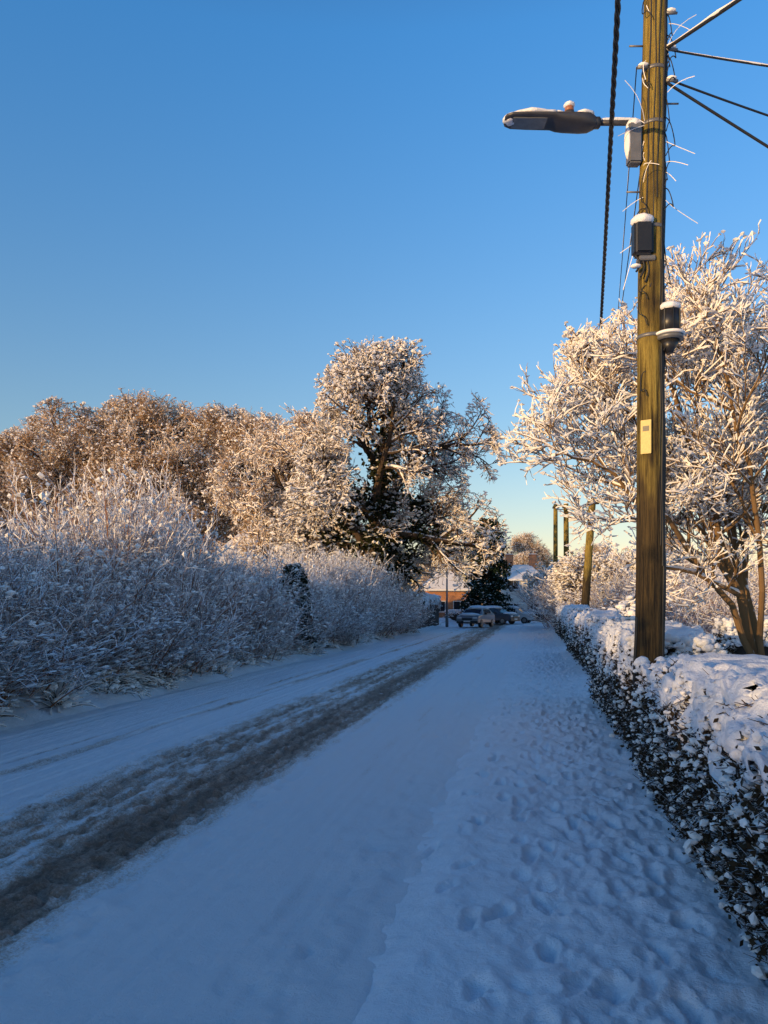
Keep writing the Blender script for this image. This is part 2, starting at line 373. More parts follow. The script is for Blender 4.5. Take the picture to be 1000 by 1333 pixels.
# ============================================================ TREES
def make_tree(seed, trunk, R0, env, counts, Ls, radii, mats, spreads=(1.0, 0.8, 0.8, 0.8, 0.8), ups=(0.1, 0.1, 0.05, 0.0, 0.0), snow_from=1, clump=0, clsize=0.1, ridge_min=0.02, ivy=0, ivr=0.55, t0=(0.3, 0.2, 0.15, 0.15, 0.15), curve=(0.03, 0.0, -0.03, -0.04, -0.04), ridge_prob=0.8, stems=None, bell=None):
    r = np.random.default_rng(seed); mb = MB()
    if stems is None:
        P = np.array([trunk], float)
        K = P.shape[1]; R = (R0*np.linspace(1, 0.45, K))[None]
    else: P, R = stems
    tubes(mb, P, R, 10, 0)
    if stems is not None: ridges(mb, P, R, 2, 0.7, 0.01, 5, 0.55, rg=r)
    lv = [(P, R)]
    for i, n in enumerate(counts):
        K = (7, 6, 5, 4, 3, 3)[i]
        if i == 4: K = 2
        P, R = spawn(P, R, n, t0[i], 1.0, Ls[i], spreads[i], ups[i], K, 0.62, radii[i], env, wob=(0.16, 0.2, 0.2, 0.2, 0.2)[i], curve=curve[i], rg=r, lshrink=0.35)
        tubes(mb, P, R, (7, 5, 4, 3, 3)[i], 0 if i < 2 else 1)
        if i >= snow_from and i < len(counts): ridges(mb, P, R, 2, 0.95, ridge_min, 3 if i > 1 else 4, prob=ridge_prob, rg=r)
        lv.append((P, R))
    if clump:
        Q = lv[-1][0]; k = r.integers(0, len(Q), clump)
        blobs(mb, Q[k, -1], clsize*(0.4+r.random(clump)), 2, OCT, 0.55, 0.2, rg=r)
    if ivy:
        Q = np.concatenate([np.repeat(lv[0][0], 14, 0).reshape(-1, 3), lv[1][0][:, :5].reshape(-1, 3), lv[2][0][:, :3].reshape(-1, 3)[::3]])
        Q = Q[Q[:, 2] > 1.0]
        c = np.array(env[0])-[0.9, 0, 2.6]; w = np.exp(-(((Q-c)/(np.array(env[1])*ivr))**2).sum(1)); w /= w.sum()
        k = r.choice(len(Q), ivy, p=w); pos = Q[k]+r.normal(size=(ivy, 3))*0.36
        leaves(mb, pos, 0.10+0.12*r.random(ivy), 3, r)
        kk = r.integers(0, ivy, ivy//12); blobs(mb, pos[kk]+[0, 0, 0.1], 0.06+0.14*r.random(len(kk)), 2, OCT, 0.5, 0.2, rg=r)
    if bell:   # broad low skirt, narrower top
        for V in mb.v:
            V[:, 0] = V[:, 0]*np.interp(V[:, 2], bell[0], bell[1])
    return mb.mesh('tree_%d' % seed, mats)
def mesh_obj(name, me, loc=(0, 0, 0), rz=0, s=(1, 1, 1), parent=None):
    o = bpy.data.objects.new(name, me); o.location = loc; o.rotation_euler = (0, 0, rz); o.scale = s; return link(o, parent)
oak = make_tree(41, [(0, 0, 0), (0.1, 0, 1.8), (0.1, 0, 3.6), (0.4, 0, 5.4), (0.6, 0.1, 7.4), (0.9, 0, 9.5), (1.1, 0, 11.5), (1.2, 0, 13)], 0.62,
                (np.array([1.7, 0, 8.7]), np.array([6.8, 6.0, 8.5])), (24, 8, 7, 6, 4), (8.0, 3.4, 1.6, 0.75, 0.38), (0.18, 0.065, 0.03, 0.02, 0.016),
                [BARK, TWIGOAK, SNOWB, IVY], spreads=(1.2, 0.75, 0.85, 0.9, 0.9), ups=(0.10, 0.02, 0.02, 0.0, 0), clump=8000, clsize=0.10, ivy=10500, ivr=0.45, ridge_min=0.026, ridge_prob=0.5, t0=(0.18, .35, .25, .2, .15), curve=(-0.01, -0.01, -0.03, -0.04, -0.04),
                bell=([0, 3, 6, 10, 14, 18], [1.0, 1.02, 1.06, 0.90, 0.86, 0.9]))
mesh_obj('oak_tree', oak, (-0.9, 45, 0))
mid = make_tree(43, [(0, 0, 0), (0, 0, 2), (0.1, 0, 4), (0.2, 0, 6), (0.1, 0, 8), (0, 0, 11)], 0.4,
                (np.array([0, 0, 7.4]), np.array([5.4, 5.0, 6.6])), (18, 8, 7, 6, 3), (5.5, 3.0, 1.5, 0.8, 0.45), (0.10, 0.05, 0.03, 0.022, 0.02),
                [BARK, TWIGFAR, SNOWB, IVY], clump=4500, clsize=0.08, ridge_min=0.03, ridge_prob=0.4, t0=(0.2, .2, .15, .15, .15))
mesh_obj('ash_tree', mid, (-6.4, 52, 0.2), 0.5, (1.0, 1.0, 1.08))
DV = []
for i in range(3):
    DV.append(make_tree(60+i, [(0, 0, 0), (0.1, 0, 3), (0.2, 0, 6), (0.3, 0, 9), (0.2, 0.1, 12), (0, 0, 15)], 0.42,
              (np.array([0, 0, 11.5]), np.array([6.3, 6.0, 8.5])), (18, 8, 7, 5, 3), (8.0, 4.0, 2.2, 1.2, 0.7), (0.12, 0.06, 0.04, 0.032, 0.027),
              [BARK, TWIGFAR, SNOWB, IVY], spreads=(0.9, 0.8, 0.8, 0.85, 0.9), snow_from=9, clump=6500, clsize=0.095, t0=(0.2, .2, .15, .15, .15), ups=(0.25, 0.12, 0.05, 0.02, 0.0)))
dt = empty('distant_trees')
for (X, Y, s) in ((-37, 70, 0.84), (-32.5, 73, 0.93), (-28.5, 70, 0.97), (-24.5, 73, 1.05), (-20.5, 70, 1.08), (-16.0, 72, 1.03), (-12.5, 70, 0.95), (-42, 76, 0.85), (-47, 72, 0.8), (-34, 78, 0.85), (-27, 79, 0.95)):
    put(DV, 'tree', dt, (X, Y, 0), s*1.02, s, r, 0.03)
for (X, Y, s) in ((20, 150, 0.9), (31, 160, 0.95), (8, 150, 0.6), (14, 165, 0.8), (26, 140, 0.65), (42, 150, 0.8), (52, 140, 0.85), (66, 150, 0.8), (80, 150, 0.9), (0, 160, 0.9)):
    put(DV, 'tree', dt, (X, Y, 0), s, s*0.9, r, 0.03)

# cherry tree behind the right-hand hedge
def poly(pts, n=9):
    pts = np.array(pts, float); t = np.linspace(0, len(pts)-1, n); i = np.clip(t.astype(int), 0, len(pts)-2); w = (t-i)[:, None]
    return pts[i]*(1-w)+pts[i+1]*w
ST_ = [[(5.75, 11.6, 0), (5.45, 11.45, 1.2), (5.0, 11.2, 2.3), (4.55, 11, 3.5), (4.0, 10.7, 4.7)],
       [(5.8, 11.6, 0), (5.55, 11.6, 1.3), (5.3, 11.8, 2.9), (5.0, 12, 4.3), (4.9, 12, 5.6)],
       [(5.85, 11.6, 0), (6.0, 11.5, 1.5), (6.2, 11.8, 3.0), (6.5, 12, 4.3), (6.6, 12, 5.6)],
       [(5.6, 11.5, 0.7), (5.0, 11.1, 1.6), (4.2, 10.8, 2.5), (3.4, 10.5, 3.1), (2.7, 10.3, 3.6)],
       [(5.75, 11.5, 0.5), (5.9, 10.9, 1.9), (6.2, 10.4, 2.9), (6.3, 10.0, 3.8), (6.4, 9.8, 4.5)],
       [(5.1, 11.25, 2.1), (4.7, 11.3, 3.2), (4.1, 11.4, 4.0), (3.4, 11.3, 4.7), (2.8, 11.2, 5.2)],
       [(5.7, 11.5, 0.4), (5.3, 10.9, 1.9), (5.0, 10.4, 3.1), (4.7, 10.2, 4.0), (4.5, 10.1, 4.8)],
       [(5.8, 11.6, 0.3), (5.6, 11.9, 1.9), (5.9, 12.4, 3.4), (5.8, 12.8, 4.8), (5.7, 13, 6.0)]]
SP = np.array([poly(s) for s in ST_]); SP[:, 1:-1] += rng.normal(size=SP[:, 1:-1].shape)*0.05
base = np.array([5.75, 11.55, 0]); SP -= base
SR = np.array([0.085, 0.075, 0.085, 0.055, 0.06, 0.05, 0.05, 0.06])[:, None]*np.linspace(1, 0.3, 9)[None]
cher = make_tree(77, None, 0, (np.array([-0.35, -0.2, 3.7]), np.array([3.45, 2.9, 2.95])), (9, 8, 7, 4), (1.9, 1.0, 0.5, 0.26), (0.019, 0.010, 0.007, 0.006),
                 [frost_mat('cherry_bark', (0.24, 0.15, 0.075), (0.84, 0.8, 0.76), 0.78, 0.9), TWIG, SNOWB, IVY], spreads=(0.8, 0.8, 0.7, 0.65), ups=(0.10, 0.12, 0.18, 0.25), snow_from=0, clump=9000, clsize=0.026,
                 ridge_min=0.0115, ridge_prob=0.82, t0=(0.3, .15, .15, .2), curve=(0.03, 0.04, 0.06, 0.07), stems=(SP, SR))
mesh_obj('cherry_tree', cher, tuple(base))

# garden shrubs right (lit frosted)
sh = empty('garden_shrubs')
for (X, Y, s, sz) in ((11.2, 38, 1.4, 1.1), (12.5, 36, 1.5, 1.4), (12.2, 45, 1.6, 1.3), (14.2, 44, 1.8, 1.6), (13.6, 54, 2.0, 1.5), (15.8, 56, 2.0, 1.7), (8.6, 21, 1.2, 0.75), (9.8, 22, 1.2, 0.9), (9.5, 18, 1.1, 0.7), (11.0, 19, 1.2, 0.9), (12.5, 26, 1.6, 1.1), (10.6, 27, 1.3, 0.8), (15.5, 32, 1.7, 1.3), (17, 38, 1.8, 1.5)):
    put(BV, 'shrub', sh, (X, Y, 0), s, sz, r)
st = make_tree(91, [(0, 0, 0), (0, 0, 1), (0.1, 0, 2), (0.1, 0, 3.2)], 0.14, (np.array([0, 0, 3.2]), np.array([2.7, 2.5, 2.8])), (16, 7, 6, 5), (2.4, 1.3, 0.7, 0.36), (0.05, 0.03, 0.02, 0.018),
               [BARK, TWIG, SNOWB, IVY], clump=3000, clsize=0.07, ridge_min=0.022)
mesh_obj('apple_tree', st, (10.6, 42, 0)); mesh_obj('apple_tree.001', st, (13.4, 41, 0), 2, (1.1, 1.1, 1.05)); mesh_obj('apple_tree.002', st, (17.5, 60, 0), 4, (1.3, 1.3, 1.3))
mesh_obj('apple_tree.003', st, (20.5, 84, 0), 1, (1.2, 1.2, 1.3)); mesh_obj('apple_tree.004', st, (14.6, 66, 0), 3, (1.1, 1.1, 1.15))
# snow-laden shrub beside the second hedge
mb = MB(); rb = np.random.default_rng(31); n = 520; dv = nrm(rb.normal(size=(n, 3))); dv[:, 2] = np.abs(dv[:, 2])
pp = dv*np.array([1.0, 0.8, 1.55])*(0.75+0.3*rb.random((n, 1)))
tubes(mb, np.stack([pp*0.2, pp*0.6+[0, 0, 0.1], pp], 1), np.tile([0.02, 0.012, 0.006], (n, 1)), 3, 0)
lp = np.repeat(pp, 12, 0)+rb.normal(size=(n*12, 3))*0.10; leaves(mb, lp, 0.03+0.03*rb.random(len(lp)), 1, rb); blobs(mb, np.repeat(pp, 3, 0)+rb.normal(size=(n*3, 3))*0.08+[0, 0, 0.05], 0.05+0.08*rb.random(n*3), 2, ICO2, 0.6, 0.07, rg=rb)
mb.obj('laurel_bush', [BARK, LEAF, SNOWB], False, None, (6.6, 20.5, 0.1))
# conifers
def conifer(seed, H, Rm, pw=0.6, snowd=22):
    r = np.random.default_rng(seed); mb = MB()
    tubes(mb, np.array([[(0, 0, 0), (0, 0, H*0.5), (0, 0, H*0.97)]]), np.array([[0.14, 0.09, 0.02]]), 8, 0)
    n = 240; t = np.linspace(0.05, 0.97, n); a = r.random(n)*6.28; ln = Rm*(1-t)**pw*(0.55+0.7*r.random(n))
    P = np.empty((n, 5, 3))
    for k in range(5):
        f = k/4; P[:, k] = np.c_[np.cos(a)*ln*f, np.sin(a)*ln*f, t*H+0.15*ln*f-0.32*ln*f*f]
    R = np.full((n, 5), 0.03)*np.linspace(1, 0.3, 5); tubes(mb, P, R, 4, 0)
    Q, RR = spawn(P, R, 9, 0.25, 1, 0.42*Rm/2, 0.8, -0.1, 3, 0.6, 0.012, rg=r); tubes(mb, Q, RR, 3, 1)
    q = Q.reshape(-1, 3); q = np.repeat(q, 4, 0)+r.normal(size=(len(q)*4, 3))*0.09*Rm/2
    leaves(mb, q, 0.07*Rm/2+0.08*Rm/2*r.random(len(q)), 1, r)
    k = r.integers(0, len(q), len(q)//snowd); blobs(mb, q[k]+[0, 0, 0.05], 0.06*Rm/2*(0.6+r.random(len(k))), 2, OCT, 0.5, 0.2, rg=r)
    return mb.mesh('conifer_%d' % seed, [BARK, CONIF, SNOWB])
cf = conifer(5, 9.8, 2.5, 0.45)
mesh_obj('conifer_tree', cf, (9.9, 73, 0.3))
mesh_obj('holly_bush', conifer(6, 2.6, 0.62, 0.3, 4), (-2.85, 24.4, 0.4))
# ============================================================ CLIPPED HEDGES
def clipped(name, u0, u1, v0, v1, h, seed, fine=1.0, leafn=2600, thr=0.80):
    e = empty(name, (0, 0, 0), -TH); r = np.random.default_rng(seed); Lh = v1-v0; wd = u1-u0
    st_ = 0.06/fine; nv = int(Lh/st_)+2; per = 40
    def section(s):
        a = np.clip(s, 0, 1)*np.pi; c = np.cos(a); q = np.sin(a)
        x = np.sign(c)*np.abs(c)**0.35; z = np.abs(q)**0.35
        return -x, z
    def surf(inset, vs_, ss, amp, sd, zlo=0.0):
        Vv, Sg = np.meshgrid(vs_, ss, indexing='ij'); x, z = section(Sg)
        endf = np.minimum(sstep(0, 0.18, Vv-v0), sstep(0, 0.18, v1-Vv)); endf = 0.90+0.10*endf
        n = amp*(1.0*fbm(Vv*2.2, Sg*6, sd)+0.6*fbm(Vv*9, Sg*24, sd+7, 3))
        hw = (wd/2-inset); hz = h-inset+0.09*fbm(Vv*0.9, Vv*0, sd+20)
        U = (u0+u1)/2+x*(hw+n)*endf; Z = z*(hz+n)*(0.4+0.6*endf)+zlo
        return U, Vv, Z
    mb = MB()
    def addgrid(U, Vv, Z, mat, mask=None):
        n, m_ = U.shape; i = np.arange(n-1)[:, None]; j = np.arange(m_-1)[None]
        F = np.stack([i*m_+j, (i+1)*m_+j, (i+1)*m_+j+1, i*m_+j+1], -1).reshape(-1, 4)
        if mask is not None: F = F[mask[:-1, :-1].ravel()]
        mb.add(np.stack([U, Vv, Z], -1), F, mat)
    vs_ = np.linspace(v0+0.05, v1-0.05, nv); ss = np.linspace(0, 1, per)
    U, Vv, Z = surf(0.14, vs_, ss, 0.05, seed); addgrid(U, Vv, Z, 0)
    for idx in (0, -1):
        ring = np.c_[U[idx], Vv[idx], Z[idx]]; cpt = ring.mean(0); rr = np.vstack([ring, cpt]); k = len(ring)
        mb.add(rr, [[a, a+1, k] for a in range(k-1)], 0)
    n = int(leafn*Lh*fine); s = r.random(n)*0.45+0.01; s[::5] = 1-s[::5]; vv_ = v0+Lh*r.random(n)
    x, z = section(s); off = r.normal(size=n)*0.035
    U = (u0+u1)/2+x*(wd/2-0.05+off); Z = z*(h-0.05+off)
    nl = n; zl = h*0.8*r.random(nl)**0.9; Ul = u0+0.06+0.05*r.normal(size=nl)+0.05*(zl < 0.15); Vl = v0+Lh*r.random(nl)   # lower front face
    Ul += 0.05*fbm(Vl*3, zl*3, seed+33)
    ne = n//5; pe = np.c_[u0+wd*r.random(ne), np.where(r.random(ne) < 0.5, v0, v1)+r.normal(size=ne)*0.04, h*0.96*r.random(ne)]
    pos = np.vstack([np.c_[U, vv_, Z], pe, np.c_[Ul, Vl, zl]])
    leaves(mb, pos, (0.012+0.016*r.random(len(pos)))/fine**0.5, 1, r)
    k = r.integers(0, len(pos), len(pos)//5); b = pos[k]; d = nrm(np.c_[np.sign(b[:, 0]-(u0+u1)/2)*0.8, r.normal(size=(len(k), 1))*0.6, r.normal(size=(len(k), 1))*0.6+0.3])
    P = np.stack([b-d*0.08, b+d*0.02, b+d*(0.03+0.05*r.random((len(k), 1)))], 1); tubes(mb, P, np.tile([0.004, 0.003, 0.002], (len(P), 1)), 3, 2)
    kk = r.random(len(pos)) < (0.06+0.18*(np.clip(pos[:, 2]/h, 0, 1))**2); q = pos[kk]; q[:, 0] += np.where(q[:, 0] < (u0+u1)/2, -0.02, 0.02)
    blobs(mb, q+[0, 0, 0.01], (0.007+0.028*r.random(len(q))**2)/fine**0.3, 3, ICO1 if fine > 0.7 else OCT, 0.75, 0.15, rg=r)
    mb.obj('foliage', [DARK, LEAF, BARK, SNOWB], False, e)
    mb = MB(); st2 = 0.022/fine; vs2 = np.linspace(v0-0.02, v1+0.02, int(Lh/st2)); ss2 = np.linspace(0.03, 0.97, 110)
    U, Vv, Z = surf(-0.02, vs2, ss2, 0.085, seed+3)
    Vs, Sg = np.meshgrid(vs2, ss2, indexing='ij')
    bl = np.abs(vnoise(Vs*6, (U+Z)*6, seed+50))+np.abs(vnoise(Vs*13, (U-Z)*13, seed+51))*0.6; Z = Z+0.13*bl
    zr = Z/h; cov = (zr-thr)*3.0+1.6*fbm(Vs*5, Sg*16, seed+9, 4)
    mask = cov > 0
    top = sstep(0.03, 0.2, cov); xc = (u0+u1)/2; U = xc+(U-xc)*(0.93+0.07*top)
    addgrid(U, Vv, Z, 0, mask)
    edge = np.argwhere((cov > -0.05) & (cov < 0.15)); pk = edge[r.integers(0, len(edge), int(190*Lh))]
    pos = np.c_[U[pk[:, 0], pk[:, 1]], Vv[pk[:, 0], pk[:, 1]], Z[pk[:, 0], pk[:, 1]]-0.01]
    blobs(mb, pos, 0.014+0.026*r.random(len(pos)), 0, ICO2, 0.8, 0.05, rg=r)
    for ve in (v0, v1):
        n = int(170*wd); p_ = np.c_[u0+wd*r.random(n), ve+r.normal(size=n)*0.03, h*(1-0.35*r.random(n)**1.5)]
        blobs(mb, p_, 0.02+0.045*r.random(n), 0, ICO2, 0.8, 0.05, rg=r)
    mb.obj('snow_cap', [SNOWL], True, e); return e
clipped('clipped_hedge', 0.96, 2.45, 0.2, 7.42, 1.10, 201, 1.0, 3200, 0.78)
clipped('clipped_hedge', 1.0, 1.95, 8.4, 13.4, 1.28, 202, 0.8, 2000, 0.74)
clipped('clipped_hedge', 1.25, 2.1, 18.0, 27, 1.35, 203, 0.5, 1300, 0.74)
clipped('clipped_hedge', 1.4, 2.4, 29.5, 44, 1.55, 204, 0.4, 900, 0.72)
clipped('clipped_hedge', 3.6, 9.5, 15.2, 16.2, 1.35, 205, 0.7, 3500)
clipped('clipped_hedge', -8.8, -7.2, 49, 63, 2.5, 206, 0.35, 1200)
clipped('clipped_hedge', 2.2, 3.4, 47, 64, 1.9, 207, 0.35, 1200)
clipped('clipped_hedge', -8.5, 2.0, 78, 79.2, 1.3, 208, 0.35, 2500)

# ============================================================ TELEGRAPH POLE + STREET LAMP
m, nt, p = new_mat('streaked_pole_wood', 0.8); p.inputs['Specular IOR Level'].default_value = 0.2
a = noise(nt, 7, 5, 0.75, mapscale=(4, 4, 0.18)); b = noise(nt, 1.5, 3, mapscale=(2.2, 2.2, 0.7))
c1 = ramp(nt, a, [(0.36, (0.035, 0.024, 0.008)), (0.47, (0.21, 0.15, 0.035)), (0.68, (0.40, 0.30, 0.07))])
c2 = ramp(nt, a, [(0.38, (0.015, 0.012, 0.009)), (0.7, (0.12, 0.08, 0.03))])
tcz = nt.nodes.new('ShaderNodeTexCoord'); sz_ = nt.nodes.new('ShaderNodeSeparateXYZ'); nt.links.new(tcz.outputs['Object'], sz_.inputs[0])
hm = nt.nodes.new('ShaderNodeMapRange'); hm.inputs[1].default_value = 3.2; hm.inputs[2].default_value = 1.8; hm.inputs[3].default_value = 0.0; hm.inputs[4].default_value = 0.5  # height mask: wood tone gets darker towards the bottom
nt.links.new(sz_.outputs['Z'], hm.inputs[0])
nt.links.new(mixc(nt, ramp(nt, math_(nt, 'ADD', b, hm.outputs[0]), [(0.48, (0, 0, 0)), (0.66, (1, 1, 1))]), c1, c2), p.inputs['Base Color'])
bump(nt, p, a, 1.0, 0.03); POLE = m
PY = 7.62
pole = empty('telegraph_pole', (2.61, PY, 0))
K = 40; zz = np.linspace(-0.3, 9.0, K); Pp = np.stack([0.010*zz+0.012*np.sin(zz*0.9), 0*zz, zz], -1)[None]
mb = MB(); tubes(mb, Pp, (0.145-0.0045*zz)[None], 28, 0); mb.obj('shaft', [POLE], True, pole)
def px(z): return 0.010*z+0.012*math.sin(z*0.9)
def wire(mb, pts, r, mat=0, S=6):
    pts = np.array(pts, float)[None]; tubes(mb, pts, np.full(pts.shape[:2], r), S, mat)
mb = MB()
for (x, y, z0, z1, rad) in ((-0.150, -0.03, 0.0, 1.5, 0.018), (0.10, -0.10, 1.0, 8.5, 0.014), (0.125, -0.06, 0.6, 8.5, 0.016), (0.06, -0.125, 2.2, 5.0, 0.009), (-0.03, -0.135, 5.1, 8.6, 0.008), (0.02, -0.14, 5.6, 7.8, 0.008), (0.085, -0.115, 2.0, 8.6, 0.014), (0.115, -0.08, 3.0, 8.6, 0.014), (-0.09, -0.11, 5.4, 8.6, 0.009)):
    z = np.linspace(z0, z1, 30); wire(mb, np.c_[x*(1-0.03*z)+np.array([px(q) for q in z])+0.006*np.sin(z*5+x*40), y*(1-0.03*z), z], rad)
rr = np.random.default_rng(8)
for k in range(22):
    z0 = (5.9, 6.25, 7.2, 4.9, 5.2, 4.1, 3.9, 7.0, 6.6, 5.4, 5.7, 7.4, 6.9, 4.5, 5.0, 7.6, 7.1, 6.0, 4.75, 4.3, 6.4, 5.5)[k]; sx = 1 if k % 3 else -1; t = np.linspace(0, 1, 18)
    w = 0.03+0.08*rr.random(); wire(mb, np.c_[px(z0)+sx*(0.08+w*np.sin(t*3.14)), -0.10+0.03*np.sin(t*5), z0-(0.2+0.3*rr.random())*t+0.04*np.sin(t*9)], 0.005)
mb.obj('pole_wiring', [CABLE], True, pole)
def PZ(py): return 1.6+(790-py)*PY/1000
z = PZ(190); box('fuse_box', (0.13, 0.12, 0.40), (px(z)-0.19, -0.02, z), GREY, pole, 0.015); lump('fuse_box_snow', (0.075, 0.07, 0.05), (px(z)-0.19, -0.02, z+0.2), SNOW, pole)
lump('fuse_box_snow_side', (0.03, 0.05, 0.17), (px(z)-0.255, -0.03, z+0.02), SNOWB, pole)
z = PZ(318); box('junction_box', (0.19, 0.15, 0.34), (px(z)-0.12, -0.10, z), BLACK, pole, 0.03, seg=3); lump('junction_box_snow', (0.11, 0.10, 0.06), (px(z)-0.12, -0.10, z+0.18), SNOW, pole)
box('junction_bracket', (0.16, 0.12, 0.05), (px(z)-0.08, -0.08, z-0.19), GREY, pole, 0.008)
mb = MB()
for q in range(4):
    t = np.linspace(0, 1, 14); wire(mb, np.c_[px(z)-0.19+0.045*q+0.04*np.sin(t*3), -0.11+0*t, z-0.16-(0.16+0.05*q)*t], 0.010)
mb.obj('junction_cables', [CABLE], True, pole); lump('junction_cables_snow', (0.05, 0.04, 0.02), (px(z)-0.19, -0.12, z-0.27), SNOWB, pole)
z = PZ(425); cyl('distribution_point', 0.105, 0.10, 0.27, (px(z)+0.15, -0.10, z), BLACK, pole, bevel=0.02)
cyl('distribution_rim', 0.135, 0.125, 0.06, (px(z)+0.15, -0.10, z-0.15), GREY, pole, bevel=0.01)
cyl('distribution_cone', 0.03, 0.10, 0.12, (px(z)+0.15, -0.10, z-0.24), BLACK, pole)
lump('distribution_snow', (0.105, 0.105, 0.05), (px(z)+0.15, -0.10, z+0.15), SNOW, pole)
t = np.linspace(0, 2*np.pi, 40); mb = MB(); wire(mb, np.c_[px(z)+0.15+0.132*np.cos(t), -0.10+0.132*np.sin(t), z-0.118+0*t], 0.016, 0, 8); mb.obj('distribution_rim_snow', [SNOWB], True, pole)
for kx in range(8):
    a_ = kx*math.pi/4; box('distribution_rib', (0.012, 0.012, 0.24), (px(z)+0.15+0.105*math.cos(a_), -0.10+0.105*math.sin(a_), z), BLACK, pole, 0.003, rot=(0, 0, a_))
YEL = plain('yellow_notice', (0.65, 0.50, 0.16), 0.5, nscale=40, var=0.2)
z = PZ(572); box('pole_number_plate', (0.10, 0.012, 0.33), (px(z)-0.085, -0.115, z), YEL, pole, 0.003, rot=(0, 0, -0.55))
box('pole_number_plate_text', (0.06, 0.003, 0.05), (px(z)-0.0895, -0.1225, z+0.08), BLACK, pole, 0.0, rot=(0, 0, -0.55))
for z in (PZ(165), PZ(95), PZ(300), PZ(440), 8.2): cyl('steel_band', 0.145-0.0045*z+0.006, 0.145-0.0045*z+0.006, 0.035, (px(z), 0, z), GREY, pole)
for i, z in enumerate((PZ(250), PZ(135), PZ(60), PZ(-20))): cyl('step_iron', 0.009, 0.009, 0.16, (px(z)+(0.17 if i % 2 else -0.17), 0, z), GREY, pole, rot=(0, math.pi/2, 0), seg=8)
for (x, z) in ((0.14, PZ(72)), (0.15, PZ(112)), (-0.13, PZ(95)), (0.13, PZ(25))):
    cyl('wire_clamp', 0.018, 0.012, 0.12, (px(z)+x, -0.08, z), GREY, pole, rot=(0, math.pi/2, 0), seg=10); lump('wire_clamp_snow', (0.05, 0.03, 0.02), (px(z)+x, -0.08, z+0.025), SNOWB, pole)
mb = MB()
for k in range(26):
    z0 = 5.2+2.6*rr.random(); s_ = 1 if rr.random() < 0.5 else -1; t = np.linspace(0, 1, 6); d_ = rr.normal(size=3)*0.12
    wire(mb, np.c_[px(z0)+s_*(0.11+0.16*t*rr.random())+d_[0]*t*t, -0.08+d_[1]*t, z0+d_[2]*t*1.5-0.08*t*t], 0.0035, 0, 3)
mb.obj('frosted_twine', [SNOWB], False, pole)

# street lamp on a bracket
LZ = PZ(160); lamp = empty('street_lamp', (2.61+px(LZ), PY, LZ))
LG = plain('lamp_housing', (0.07, 0.07, 0.075), 0.4, 0.2)
cyl('bracket_arm', 0.026, 0.026, 0.52, (-0.36, -0.0, 0), LG, lamp, rot=(0, math.pi/2, 0))
cyl('bracket_collar', 0.055, 0.055, 0.10, (-0.575, 0, 0), LG, lamp, rot=(0, math.pi/2, 0), bevel=0.01)
mb = MB()
secs = [(-0.58, 0.06, 0.050, 0.0), (-0.64, 0.10, 0.068, 0.0), (-0.72, 0.12, 0.062, 0.0), (-0.88, 0.13, 0.050, 0.005), (-0.95, 0.135, 0.040, 0.010), (-1.00, 0.135, 0.024, 0.018), (-1.25, 0.135, 0.020, 0.022), (-1.40, 0.125, 0.020, 0.024), (-1.46, 0.09, 0.018, 0.026), (-1.475, 0.05, 0.012, 0.028)]
ring = []; ns = 20
for (x, wy, wz, zc) in secs:
    for k in range(ns):
        a_ = 2*math.pi*k/ns; ca, sa = math.cos(a_), math.sin(a_)
        ring.append((x, wy*math.copysign(abs(ca)**0.6, ca), zc+wz*math.copysign(abs(sa)**0.6, sa)))
F = [[i*ns+k, i*ns+(k+1) % ns, (i+1)*ns+(k+1) % ns, (i+1)*ns+k] for i in range(len(secs)-1) for k in range(ns)]
mb.add(ring, F, 0); mb.add(ring[:ns], [list(range(ns))], 0); mb.add(ring[-ns:], [list(range(ns))], 0); mb.obj('lantern_body', [LG], True, lamp)
GL = plain('lamp_lens', (0.2, 0.21, 0.21), 0.15, bs=0)
box('led_lens', (0.34, 0.18, 0.010), (-1.23, 0, 0.000), GL, lamp, 0.004)
cyl('photocell_base', 0.045, 0.05, 0.05, (-0.83, 0, 0.08), LG, lamp); cyl('photocell', 0.05, 0.04, 0.07, (-0.83, 0, 0.13), plain('photocell_cap', (0.35, 0.14, 0.07), 0.4), lamp, bevel=0.012)
lump('photocell_snow', (0.055, 0.055, 0.03), (-0.83, 0, 0.175), SNOW, lamp)
lump('lantern_snow', (0.27, 0.12, 0.036), (-1.19, -0.02, 0.052), SNOW, lamp, 0.09); lump('lantern_snow_tip', (0.09, 0.09, 0.042), (-1.40, 0, 0.036), SNOW, lamp); lump('lantern_snow_back', (0.11, 0.10, 0.035), (-0.69, 0, 0.066), SNOW, lamp); lump('lantern_snow_mid', (0.10, 0.1, 0.03), (-0.95, 0, 0.056), SNOW, lamp)
lump('arm_snow', (0.22, 0.026, 0.02), (-0.34, 0, 0.032), SNOW, lamp)
